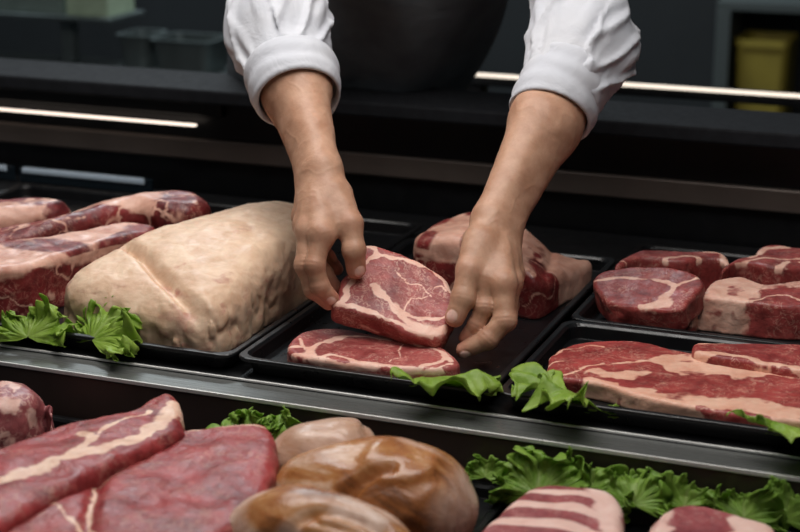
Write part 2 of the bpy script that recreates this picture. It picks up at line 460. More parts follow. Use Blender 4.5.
tag(o, 'raw ribeye steak lying flat on the tray below the held steak', 'steak', GST)
P0 = at(370, 328, .046); tl = math.radians(33)
fh = CP - P0; fh[2] = 0; fh = unit(fh)
NS = fh * math.sin(tl) + np.array([0, 0, 1]) * math.cos(tl)
def pd(x, y): r = ray(x, y); return ((P0 - CP) @ NS) / (r @ NS)
TH = .030
e1 = unit(RT - (RT @ NS) * NS); e2 = np.cross(NS, e1)
o = slab('ribeye_steak', [(364, 243), (385, 247), (408, 256), (428, 266), (446, 279), (455, 296), (452, 316), (444, 336), (430, 339), (408, 332), (384, 321), (362, 314), (334, 305), (337, 292), (341, 279), (352, 268), (360, 256)],
     TH, M_steak, r=.006, h=.0015, frame=(P0 - NS * TH, e1, e2, NS), seed=8, side='keep', rough2d=.004,
     seams=[([(372, 285), (379, 292), (389, 300), (399, 311), (408, 321), (424, 329), (440, 332), (448, 326)], .0038), ([(399, 311), (416, 318), (436, 320), (449, 316)], .0018),
            ([(337, 303), (360, 308), (384, 317), (404, 327), (430, 337)], .0026),
            ([(362, 268), (370, 259), (378, 256), (392, 258), (410, 261), (425, 266), (440, 275), (450, 290)], .0020), ([(378, 255), (374, 248), (366, 244)], .0026),
            ([(362, 268), (352, 284), (343, 300)], .0028), ([(350, 276), (360, 278)], .0015), ([(446, 290), (440, 286), (434, 288)], .0009), ([(404, 312), (412, 300), (426, 296)], .0005), ([(398, 272), (406, 282), (420, 286), (430, 296)], .0005)],
     regions=[([(402, 320), (414, 322), (436, 325), (446, 330), (440, 337), (424, 338), (408, 330)], .8, .012)],
     fatfn=lambda f, L, d2, s: np.where(s > .2, np.maximum(f * .25, .75 * np.exp(-((L[:, 2] - .011) / .004) ** 2) * sstep(-.1, .2, fbm(L, 40, 2, 77))), f))
tag(o, 'raw ribeye steak tilted up between two hands', 'steak', GST)

# ------------------------------------------------------------------ pork shoulder
o = slab('pork_shoulder', [(-.380, -.075), (-.36, -.108), (-.30, -.120), (-.24, -.124), (-.185, -.126), (-.163, -.105), (-.160, -.03), (-.156, .05), (-.160, .13), (-.185, .20), (-.24, .228), (-.285, .205), (-.318, .14), (-.345, .05), (-.366, -.02)],
     .088, M_fatcap, r=.032, h=.002, rough2d=.004, bump=.0013, bscale=60, seed=12, marb=.3, ground=True,
     disp=lambda L, d2: .0030 * (1 - sstep(0, .28, np.abs(fbm(L * np.array([1, 1, .45], np.float32), 48, 2, 71)))) * (1 - sstep(.030, .055, L[:, 2])) * sstep(.06, -.02, L[:, 1]) + .0004 * (1 - sstep(0, .2, np.abs(fbm(L * np.array([.6, 1.2, 1], np.float32), 70, 2, 72)))),
     top=lambda uv, d2: .012 * sstep(0, .10, -d2) - .026 * (1 - sstep(-.13, .06, uv[:, 1])) + .004 * fbm(np.c_[uv, uv[:, :1] * 0], 9, 2, 4),
     creases=[([(126, 238), (152, 255), (180, 270), (210, 282)], .012, .007), ([(222, 222), (250, 236), (280, 256)], .002, .010), ([(244, 322), (262, 300), (290, 282)], .003, .006)],
     fatfn=lambda f, L, d2, s: np.clip(.98 - .3 * sstep(.12, .5, fbm(L, 18, 4, 51)) - .3 * sstep(.2, .55, fbm(L, 70, 3, 55)) - .45 * s * sstep(.05, .3, fbm(L * np.array([1, 1, 2.5], np.float32), 40, 3, 9)), 0, 1))
tag(o, 'large pale pork shoulder with a fat cap beside the left hand', 'pork')

# ------------------------------------------------------------------ chuck roasts on the left
GCH = 'marbled roasts on the left'
o = slab('chuck_roast', [(-.56, -.135), (-.50, -.13), (-.455, -.10), (-.428, -.055), (-.415, -.01), (-.402, .035), (-.385, .075), (-.372, .105), (-.385, .135), (-.42, .125), (-.455, .075), (-.48, .03), (-.52, -.02), (-.57, -.06)],
     .066, M_chuck, r=.010, h=.002, rough2d=.004, bump=.0015, seed=21, ground=True,
     top=lambda uv, d2: .005 * fbm(np.c_[uv, uv[:, :1] * 0], 14, 2, 4),
     fatfn=lambda f, L, d2, s: np.where(s > .3, np.maximum(.8 * (1 - sstep(.01, .09, np.abs(fbm(L * np.array([1.2, .7, .8], np.float32), 26, 4, 31)))), .95 * sstep(.046, .060, L[:, 2] + .012 * fbm(L, 22, 2, 5))), np.clip(1.05 - .8 * sstep(.1, .4, fbm(L, 16, 3, 5)), 0, 1)))
tag(o, 'dark red roast with webbed fat on its cut face, behind the left lettuce', 'roast', GCH)
o = slab('chuck_roast', [(-.60, -.06), (-.575, -.045), (-.53, .0), (-.49, .05), (-.455, .10), (-.42, .15), (-.375, .145), (-.345, .150), (-.330, .175), (-.345, .205), (-.385, .225), (-.44, .185), (-.49, .15), (-.54, .09), (-.60, .02)],
     .088, M_chuck, r=.018, h=.0024, rough2d=.004, bump=.0018, seed=33, ground=True,
     regions=[([(58, 226), (95, 211), (120, 214), (90, 228), (50, 240)], .95, .03), ([(150, 216), (180, 204), (190, 210), (165, 224)], .6, .02), ([(0, 262), (40, 240), (60, 244), (10, 272)], .95, .02)],
     top=lambda uv, d2: -.030 * (1 - sstep(-.58, -.42, uv[:, 0])) + .004 * fbm(np.c_[uv, uv[:, :1] * 0], 16, 2, 4),
     fatfn=lambda f, L, d2, s: np.clip(np.maximum(f, .75 * (1 - sstep(.01, .10, np.abs(fbm(L, 24, 4, 15)))) + .8 * sstep(.05, .3, fbm(L, 12, 3, 18)) * (1 - s)), 0, 1))
tag(o, 'long dark red roast with white fat, behind the webbed roast', 'roast', GCH)
o = slab('chuck_roast', [(-.72, .03), (-.66, .0), (-.62, .045), (-.57, .085), (-.535, .125), (-.52, .16), (-.56, .17), (-.62, .14), (-.70, .10)],
     .078, M_chuck, r=.022, h=.003, rough2d=.003, bump=.002, seed=39, ground=True,
     fatfn=lambda f, L, d2, s: np.clip(.9 - .9 * sstep(-.05, .3, fbm(L, 24, 3, 5)), 0, 1))
tag(o, 'pale fatty roast at the left edge, farthest back', 'roast', GCH)

# ------------------------------------------------------------------ roast behind the right hand
o = slab('rib_roast', [(-.040, .150), (0, .143), (.045, .137), (.087, .132), (.118, .128), (.128, .16), (.132, .20), (.142, .255), (.138, .285), (.095, .268), (.055, .278), (0, .292), (-.035, .245), (-.045, .20)],
     .078, M_chuck, r=.012, h=.002, rough2d=.002, bump=.0014, seed=44, ground=True,
     top=lambda uv, d2: .004 * fbm(np.c_[uv, uv[:, :1] * 0], 12, 2, 4) - .044 * sstep(.03, .155, uv[:, 0] + .25 * (uv[:, 1] - .2)) + .008 * np.exp(-((uv[:, 0] - .03) / .05) ** 2),
     creases=[([(.085, .30), (.10, .25), (.112, .20), (.118, .15)], .004, .005), ([(.05, .28), (.07, .22), (.075, .17)], .0025, .006)],
     fatfn=lambda f, L, d2, s: np.where((s > .35) & (L[:, 1] < .185 + .012 * fbm(L, 30, 2, 3)), np.maximum((1 - sstep(.012, .05, np.abs(fbm(L, 26, 2, 61) + .1))) * .75, .9 * sstep(.048, .062, L[:, 2] + .01 * fbm(L, 25, 2, 8))),
                                        np.clip(1.0 - .75 * sstep(.12, .4, fbm(L * np.array([1.6, .7, 1], np.float32), 20, 3, 6)), 0, 1)))
tag(o, 'marbled rib roast with pale fat top behind the right hand', 'roast')

# ------------------------------------------------------------------ right rear tray
GR = 'thick steaks in the right rear tray'
tl2 = math.radians(14); PB = at(640, 325, .012)
N2 = np.array([-.10, -math.sin(tl2), math.cos(tl2)]); N2 = unit(N2); f1 = unit(np.array([1, 0, 0]) - N2[0] * N2); f2 = np.cross(N2, f1)
o = slab('thick_steak', [(593, 282), (602, 272), (625, 267), (662, 266), (688, 271), (704, 281), (700, 290), (690, 300), (680, 309), (645, 309), (612, 304), (601, 296)],
     .030, M_steak_dark, r=.0045, h=.0018, seed=52, side='meat', frame=(PB, f1, f2, N2),
     seams=[([(597, 281), (622, 278), (650, 279), (668, 283), (672, 290), (660, 300), (640, 306)], .0028), ([(672, 288), (690, 280), (698, 278)], .002)],
     regions=[([(640, 307), (660, 297), (670, 292), (672, 300), (668, 307)], .85, .008), ([(606, 277), (625, 269), (660, 268), (690, 275), (668, 280), (640, 277)], .25, .01)])
tag(o, 'thick red steak at the left front of the rear right tray', 'steak', GR)
o = slab('thick_steak', [(616, 266), (626, 255), (647, 249), (686, 251), (714, 251), (727, 255), (729, 265), (712, 274, .03), (680, 276, .03), (640, 273, .03)],
     .050, M_steak_dark, r=.005, h=.002, seed=55, side='meat', ground=True,
     seams=[([(655, 262), (668, 258), (690, 256), (706, 260), (716, 264)], .003), ([(655, 262), (640, 266)], .002), ([(706, 252), (722, 254), (726, 262)], .006), ([(622, 260), (640, 264), (680, 266)], .0016)])
tag(o, 'thick red steak with a fat swirl, second from left in the rear right tray', 'steak', GR)
o = slab('thick_steak', [(678, 317, .012), (694, 299), (714, 281), (740, 277), (767, 283), (800, 281), (850, 286), (868, 300), (868, 330, .012), (800, 334, .008), (730, 328, .008)],
     .042, M_steak_dark, r=.006, h=.0018, seed=58, bump=.0022, ground=True,
     regions=[([(676, 320), (694, 297), (714, 279), (745, 277), (765, 285), (752, 298), (750, 312), (790, 318), (800, 330), (730, 335)], .86, .012), ([(770, 284), (800, 281), (800, 285), (772, 289)], .6, .006)],
     seams=[([(752, 300), (780, 294), (800, 300), (830, 312)], .0016), ([(768, 308), (800, 312), (830, 308)], .002)], side='keep',
     fatfn=lambda f, L, d2, s: f * (1 - .55 * sstep(.12, .4, fbm(L, 45, 3, 13))))
tag(o, 'thick steak with a broad pale fat end at the front of the rear right tray', 'steak', GR)
o = slab('thick_steak', [(722, 270), (733, 259), (752, 254), (762, 246), (778, 244), (800, 247), (850, 252), (870, 266), (840, 280, .03), (780, 282, .03), (740, 276, .03)],
     .048, M_steak_dark, r=.005, h=.0022, seed=61, side='meat', ground=True,
     seams=[([(752, 256), (765, 249), (785, 247)], .005), ([(735, 262), (765, 258), (790, 260), (810, 256)], .0025), ([(786, 262), (772, 274)], .0025), ([(800, 262), (830, 268)], .003)])
tag(o, 'thick steak at the back of the right rear tray, touching the frame edge', 'steak', GR)

# ------------------------------------------------------------------ right front tray
GF = 'long striped steaks in the right front tray'
o = slab('striped_steak', [(546, 371), (551, 355), (566, 345), (594, 340), (640, 341), (690, 352), (740, 360), (800, 368), (850, 376), (868, 392), (866, 434, .008), (800, 431, .008), (735, 425, .008), (680, 415, .008), (645, 408, .008), (600, 392, .01), (556, 377)],
     .020, M_strip, r=.005, h=.0018, seed=71, wob=.013,
     fatfn=lambda f, L, d2, s: np.clip(f * (1 - .6 * sstep(.15, .4, fbm(L * np.array([.6, 1.6, 1], np.float32), 40, 3, 41))) + .35 * sstep(.2, .5, fbm(L * np.array([.5, 1.8, 1], np.float32), 45, 3, 43)), 0, 1), side='keep', ground=True,
     seams=[([(547, 360), (566, 350), (586, 345), (606, 346)], .002), ([(556, 376), (580, 369), (610, 363), (640, 360), (665, 362)], .002), ([(548, 366), (562, 362)], .002)],
     regions=[([(645, 357), (680, 355), (730, 360), (800, 370), (870, 384), (870, 396), (800, 380), (740, 377), (690, 374), (668, 370), (655, 362)], .95, .008),
              ([(583, 384), (600, 380), (640, 389), (690, 394), (740, 399), (790, 406), (860, 420), (860, 440), (800, 424), (740, 412), (690, 407), (690, 414), (650, 411), (606, 396)], .95, .008),
              ([(585, 372), (610, 370), (650, 372), (640, 376), (606, 376)], .75, .006)])
tag(o, 'long raw steak with pale fat stripes in the front right tray', 'steak', GF)
o = slab('striped_steak', [(694, 343), (720, 342), (760, 343), (800, 344), (850, 349), (864, 362), (850, 374), (800, 369), (745, 360), (700, 352)],
     .022, M_strip, r=.005, h=.002, z0=.012, seed=75, side='keep', seams=[([(696, 351), (745, 358), (800, 368), (860, 376)], .004), ([(694, 344), (730, 343)], .0016)])
tag(o, 'red steak slice lying behind the long striped steak', 'steak', GF)

# ------------------------------------------------------------------ lower tier
ZB = -.0605
def lower(name, poly, T, mat, **k): return slab(name, poly, T, mat, z0=ZB, ground=True, **k)
o = lower('marbled_meat_lump', [(-40, 385), (-10, 374), (20, 374), (42, 384), (50, 400), (50, 418, .04), (36, 436, .03), (0, 446, .03), (-40, 440, .03)], .075, M_mince, r=.028, h=.0026, rough2d=.006, bump=.003, seed=81,
     fatfn=lambda f, L, d2, s: .85 * sstep(.0, .3, fbm(L, 60, 3, 2)))
tag(o, 'rounded lump of marbled minced-looking meat at the left edge of the lower case', 'meat')
o = lower('beef_slab', [(-40, 470), (0, 446), (50, 424), (90, 414), (125, 408), (150, 396), (168, 390), (178, 398), (181, 412), (182, 426), (150, 444), (100, 470), (40, 500), (-40, 540)], .093, M_beef, r=.010, h=.0024, rough2d=.005, bump=.002, seed=85,
     seams=[([(-30, 500), (0, 484), (40, 470), (75, 458), (110, 448), (140, 434), (165, 418), (178, 402)], .0085), ([(90, 440), (110, 424), (150, 410)], .002), ([(60, 462), (90, 440), (80, 432)], .004)],
     top=lambda uv, d2: .006 * fbm(np.c_[uv, uv[:, :1] * 0], 14, 2, 4))
tag(o, 'red beef slab with a thick cream fat edge, rear of the lower case', 'beef', 'beef cuts in the lower case')
o = lower('beef_cut', [(-60, 560), (-30, 505), (30, 488), (85, 470), (120, 446), (150, 430), (185, 426), (240, 426), (266, 427), (275, 440), (277, 458), (272, 474), (260, 496), (225, 536), (180, 590), (60, 640), (-60, 640)], .083, M_beef, r=.010, h=.0024, rough2d=.004, bump=.002, seed=88, marb=1.0,
     top=lambda uv, d2: .006 * fbm(np.c_[uv, uv[:, :1] * 0], 13, 2, 4),
     seams=[([(116, 452), (104, 470), (92, 500), (88, 540)], .0018), ([(30, 492), (60, 507), (84, 532)], .0014), ([(160, 432), (200, 428), (264, 430)], .0012)],
     creases=[([(112, 456), (94, 496), (84, 540)], .006, .007), ([(150, 500), (190, 470), (240, 455)], .003, .012), ([(0, 520), (50, 500), (90, 480)], .004, .01)],
     fatfn=lambda f, L, d2, s: np.maximum(np.maximum(f, .26 * sstep(.2, .6, fbm(L * np.array([1, .45, 1], np.float32), 50, 4, 19))), .5 * s * sstep(0, .4, fbm(L, 45, 3, 29))))
tag(o, 'large red beef cut in the front of the lower case', 'beef', 'beef cuts in the lower case')

def mk_poultry():
    m = NT('browned_poultry_skin')
    mp = m.n('ShaderNodeMapping'); m.put(mp.inputs['Vector'], m.tc); mp.inputs['Scale'].default_value = (1, 2.2, 1.6); mp.inputs['Rotation'].default_value = (0, 0, .5)
    c = m.ramp(m.noise(14, 5, .6, .8, mp.outputs[0]), [(.34, lin((92, 56, 36))), (.47, lin((156, 98, 54))), (.57, lin((176, 124, 78))), (.68, lin((206, 172, 146)))])
    c = m.mix(m.attr('pale'), c, m.ramp(m.noise(20, 4, .6, .8, mp.outputs[0]), [(.35, lin((176, 138, 116))), (.6, lin((214, 184, 166)))]))
    m.set(Base_Color=c, Roughness=m.mapr(m.noise(40, 3), .3, .7, .2, .36), Subsurface_Weight=.1, Subsurface_Radius=(1, .5, .3), Subsurface_Scale=.004)
    b = m.bump(m.noise(30, 4, .6, .8, mp.outputs[0]), .35, .004)
    m.set(Normal=m.bump(m.noise(260, 3), .2, .0008, b)); return m.m
M_poultry = mk_poultry()
def poultry(label, parts, seed, k=.02, folds=(), palefn=None):
    """parts: (center, radii, heading degrees)"""
    ax = [(np.array([[math.cos(math.radians(a)), math.sin(math.radians(a)), 0], [-math.sin(math.radians(a)), math.cos(math.radians(a)), 0], [0, 0, 1]])) for _, _, a in parts]
    def f(p):
        d = None
        for (c, r, a), A in zip(parts, ax):
            e = ellipsoid(p, c, r, A); d = e if d is None else smin(d, e, k)
        d = d + .0030 * fbm(p, 20, 3, seed) + .0010 * np.sin(fbm(p * np.array([.6, 1.4, 1.2], np.float32), 12, 2, seed + 3) * 16)
        for fl, dep, wid in folds:
            m = np.abs(d) < .04
            if m.any():
                dd = polyline_dist(p[m][:, :2], fl); d[m] += dep * np.exp(-(dd / wid) ** 2) * (p[m][:, 2] > ZB + .02)
        return d
    cs = np.array([c for c, _, _ in parts]); rm = max(max(r) for _, r, _ in parts)
    V, Q = mesh_sdf(f, cs.min(0) - rm, cs.max(0) + rm, .0022)
    V[:, 2] = np.maximum(V[:, 2], ZB + .0002)
    L = V.astype(np.float32)
    pale = palefn(L) if palefn else sstep(.1, .4, fbm(L, 18, 2, seed + 8)) * .8
    o = build('poultry_joint', V, Q, M_poultry, attrs={'pale': pale})
    return tag(o, label, 'poultry', 'browned poultry in the lower case')
cA = at(388, 502, -.014); cB = at(322, 468, -.016); cC = at(322, 556, -.004)
poultry('plump golden brown poultry joint with a glossy skin', [(cA, (.080, .060, .058), 12), (cA + np.array([-.055, -.02, -.004]), (.05, .045, .048), 0)], 3,
        folds=[(catmull([at(x, y, .038)[:2] for x, y in ((268, 496), (310, 478), (350, 466), (392, 462))], 5, False), .007, .005), (catmull([at(x, y, .04)[:2] for x, y in ((300, 505), (350, 498), (410, 505), (450, 510))], 5, False), .005, .005)],
        palefn=lambda L: np.maximum(sstep(.055, .082, L[:, 0] - cA[0] + .02 * fbm(L, 20, 2, 2)), .55 * sstep(.15, .4, fbm(L * np.array([.7, 1.8, 1], np.float32), 20, 2, 11))))
poultry('pale poultry joint tucked behind the golden brown one', [(cB, (.052, .042, .046), 25), (cB + np.array([.022, .012, .006]), (.03, .03, .038), 0)], 5, palefn=lambda L: .75 + .4 * fbm(L, 20, 2, 4))
poultry('browned poultry joint cut off by the bottom of the frame', [(cC, (.096, .05, .055), -8)], 9,
        folds=[(catmull([at(x, y, .045)[:2] for x, y in ((250, 530), (310, 512), (380, 520))], 5, False), .006, .006)])

o = lower('cured_meat_piece', [(470, 545), (495, 512), (520, 490), (540, 482), (575, 483), (608, 488), (622, 500), (624, 520), (626, 560), (600, 600), (500, 600)], .058, M_ham, r=.011, h=.002, seed=91,
     regions=[([(585, 484), (606, 488), (620, 500), (624, 560), (606, 560), (596, 510)], .9, .01)], fatfn=lambda f, L, d2, s: np.maximum(f, np.where(f > .6, f, (.92 * sstep(-.15, .55, np.sin((L[:, 1] * .94 - L[:, 0] * .25 + .5 * (L[:, 0] - .26) ** 2 * 8 + .014 * fbm(L, 24, 2, 3)) * 190 + 1.2))))))
tag(o, 'cured meat piece with pale fat stripes beside the poultry', 'meat', 'cured meats in the lower case')
o = lower('cured_meat_piece', [(640, 560), (648, 528), (664, 508), (688, 502), (720, 507), (752, 516), (774, 524), (778, 545), (770, 590), (650, 590)], .050, M_ham, r=.010, h=.002, seed=95,
     regions=[([(735, 512), (775, 524), (776, 560), (720, 560), (730, 530)], .9, .01), ([(646, 530), (662, 508), (676, 512), (664, 540)], .75, .01)])
tag(o, 'cured meat piece nearest the lower right corner', 'meat', 'cured meats in the lower case')

# ------------------------------------------------------------------ lettuce
def mk_lettuce(name, lo, hi):
    m = NT(name)
    c = m.ramp(m.noise(26, 4, .6, .5), [(.3, lin(lo)), (.7, lin(hi))])
    c = m.mix(m.attr('rib'), c, lin((186, 204, 128)))
    vn = m.math('ABSOLUTE', m.math('SUBTRACT', m.noise(60, 2, .5, .8), .5))
    c = m.mix(m.mapr(vn, 0, .03, .5, 0), c, lin((170, 196, 104)))
    m.set(Base_Color=c, Roughness=.42, Specular_IOR_Level=.4)
    m.set(Normal=m.bump(m.noise(150, 3), .5, .002))
    tr = m.n('ShaderNodeBsdfTranslucent'); m.put(tr.inputs['Color'], c)
    mx = m.n('ShaderNodeMixShader'); mx.inputs[0].default_value = .4
    m.put(mx.inputs[1], m.b.outputs[0]); m.put(mx.inputs[2], tr.outputs[0]); m.t.links.new(mx.outputs[0], m.out.inputs[0])
    return m.m
M_let = mk_lettuce('green_lettuce', (124, 164, 48), (176, 204, 92)); M_let2 = mk_lettuce('deep_green_lettuce', (112, 158, 50), (164, 198, 90))
def leaf(label, pos, size, head, tilt, roll=0, ruff=.2, n=(5, 13), asp=1.0, cup=.25, mat=None, seed=0, group='lettuce leaves', spread=112, zmin=None, ymax=None):
    r_ = np.random.default_rng(seed); NR, NTH = 40, 300
    rr = np.linspace(.02, 1, NR); th = np.radians(np.linspace(-spread, spread, NTH))
    Rr, TT = np.meshgrid(rr, th, indexing='ij')
    ph = r_.uniform(0, 6, 6)
    def nz(a, b, k, o=2): return fbm(np.stack([TT.ravel() * a, Rr.ravel() * b, np.full(TT.size, k * 7.3 + seed)], 1), 1, o, seed + k).reshape(TT.shape) * 1.7
    f1, f2 = n[0] * .42, n[1] * .5
    e = Rr ** 4
    out = Rr * (1 + .20 * nz(1.3, .3, 1) + .16 * Rr ** 3 * nz(f1, .6, 2) + .09 * e * nz(f2 * 1.5, .5, 3))
    z = cup * Rr ** 2 + ruff * (.5 * Rr ** 1.5 * nz(1.6, 1.2, 4) + .7 * Rr ** 2.5 * nz(f1, 1.6, 5) + 1.05 * e * nz(f2, 2.5, 6) + .45 * Rr ** 7 * nz(f2 * 2, 2.5, 7))
    TTw = TT + ruff * .75 * e * nz(f2, 2.3, 8) + ruff * .35 * Rr ** 3 * nz(f1, 1, 9)
    out = out + ruff * .35 * e * nz(f2 * 1.2, 2.5, 10)
    x = out * np.sin(TTw) * asp; y = out * np.cos(TTw) + .15
    P = np.stack([x, y - .4, z], -1).reshape(-1, 3) * size
    def rot(a, ax):
        c, s = math.cos(a), math.sin(a); M = np.eye(3); i, j = [(1, 2), (2, 0), (0, 1)][ax]; M[i, i] = c; M[i, j] = -s; M[j, i] = s; M[j, j] = c; return M
    M = rot(math.radians(head), 2) @ rot(math.radians(tilt), 0) @ rot(math.radians(roll), 1)
    P = P @ M.T + np.asarray(pos)
    if zmin is not None:
        lo = P[:, 2] < zmin + .004; P[lo, 2] = zmin + .004 - .004 * np.tanh((zmin + .004 - P[lo, 2]) / .02)
    if ymax is not None:
        hi = P[:, 1] > ymax - .012; P[hi, 1] = ymax - .012 + .012 * np.tanh((P[hi, 1] - ymax + .012) / .03)
    idx = np.arange(NR * NTH).reshape(NR, NTH)
    Q = np.stack([idx[:-1, :-1], idx[1:, :-1], idx[1:, 1:], idx[:-1, 1:]], -1).reshape(-1, 4)
    ribs = np.zeros_like(TT)
    for a in (0, .5, -.5, 1.0, -1.0, 1.5, -1.5): ribs = np.maximum(ribs, np.exp(-((TT - a * (1 - .2 * Rr)) * Rr / (.02 if a else .05)) ** 2) * (1 - Rr ** 1.5) * (.2 if a else .6))
    o = build('lettuce_leaf', P, Q, mat or M_let, attrs={'rib': ribs.reshape(-1)})
    s = o.modifiers.new('solid', 'SOLIDIFY'); s.thickness = .0007
    return tag(o, label, 'lettuce', group)
GL = 'lettuce leaves along the upper trays'
leaf('curly lettuce leaf at the left edge of the upper trays', at(30, 329, .022), .040, 10, 48, ruff=.40, n=(7, 18), seed=1, asp=1.05, cup=-.2, group=GL, zmin=.006)
leaf('curly lettuce leaf tucked against the pale pork shoulder', at(98, 331, .026), .048, -25, 48, ruff=.38, n=(7, 18), seed=2, asp=1.1, cup=-.2, group=GL, zmin=.006)
leaf('smooth pale lettuce leaf on the rim in front of the flat ribeye', at(440, 379, .026), .074, -76, 6, roll=-32, ruff=.20, n=(4, 9), seed=3, asp=.50, cup=-.15, group=GL, zmin=.008)
leaf('bright lettuce leaf on the rim left of the striped steaks', at(574, 393, .030), .074, 64, 8, roll=36, ruff=.26, n=(5, 12), seed=6, asp=.55, cup=-.2, group=GL, zmin=.008)
leaf('lettuce leaf under the striped steak at the right edge', at(788, 430, .028), .070, -104, 5, roll=-34, ruff=.18, n=(4, 10), seed=5, asp=.7, cup=-.1, group=GL, zmin=.008)
GLL = 'curly lettuce leaves in the lower case'
for (x, y, z, s, h, t, sd, lab) in [
        (248, 434, -.02, .032, 10, 66, 11, 'curly lettuce leaf between the beef cut and the poultry, nearest the beef'),
        (284, 434, -.02, .032, -10, 62, 12, 'curly lettuce leaf behind the pale poultry joint'),
        (486, 472, -.035, .022, 0, 60, 13, 'small curly lettuce leaf right of the golden poultry'),
        (538, 484, -.025, .042, 12, 62, 14, 'tall curly lettuce leaf behind the left cured meat piece'),
        (590, 486, -.03, .036, -8, 58, 15, 'curly lettuce leaf behind the right end of the left cured meat piece'),
        (634, 496, -.03, .034, 5, 55, 16, 'curly lettuce leaf in the gap between the two cured meat pieces'),
        (686, 500, -.032, .030, -5, 60, 17, 'curly lettuce leaf behind the right cured meat piece'),
        (744, 510, -.032, .030, 10, 56, 18, 'curly lettuce leaf right of the right cured meat piece'),
        (786, 510, -.032, .034, -12, 58, 19, 'curly lettuce leaf at the lower right edge')]:
    leaf(lab, at(x, y, z), s, h, t, ruff=.42, n=(7, 18), seed=sd, asp=1.15, cup=-.25, mat=M_let2, group=GLL, zmin=ZB + .002, ymax=-.2085)

# ------------------------------------------------------------------ butcher
D0, D1 = float(pd(338, 300)), float(pd(452, 325))
def J(d, base): return {k: np.array(pt(x, y, base + dd)) for k, (x, y, dd) in d.items()}
LH = J(dict(W=(319, 172, .05), TC=(335, 196, .030), TM=(350, 224, .008), TI=(354, 250, .003), TT=(356, 269, .010),
            i0=(322, 234, -.004), i1=(315, 265, -.010), i2=(320, 286, -.005), i3=(332, 298, .002),
            m0=(310, 231, .009), m1=(306, 265, .002), m2=(314, 289, .006), m3=(329, 302, .012),
            r0=(306, 226, .024), r1=(313, 255, .032), r2=(324, 273, .034), r3=(335, 287, .038),
            p0=(304, 217, .042), p1=(315, 242, .050), p2=(327, 257, .053), p3=(337, 269, .055)), D0)
RH = J(dict(W=(497, 222, .055), TC=(480, 243, .030), TM=(469, 270, .007), TI=(463, 298, -.001), TT=(455, 317, -.002),
            i0=(487, 280, .010), i1=(485, 307, .003), i2=(477, 325, .006), i3=(466, 338, .013),
            m0=(503, 284, .002), m1=(505, 320, -.006), m2=(488, 339, -.006), m3=(464, 350, .000),
            r0=(510, 282, .020), r1=(507, 315, .016), r2=(491, 332, .016), r3=(472, 342, .022),
            p0=(512, 276, .038), p1=(510, 306, .040), p2=(497, 323, .040), p3=(482, 332, .044)), D1)
ELB_L = np.array(pt(279, 28, D0 + .20)); ELB_R = np.array(pt(583, 48, D1 + .18))
SH_L = np.array([-.325, .365, .54]); SH_R = np.array([.02, .485, .54])
RAD = {'i': (.0118, .0106, .0096, .0080), 'm': (.0128, .0120, .0108, .0088), 'r': (.0116, .0104, .0094, .0078), 'p': (.0104, .0092, .0084, .0070)}
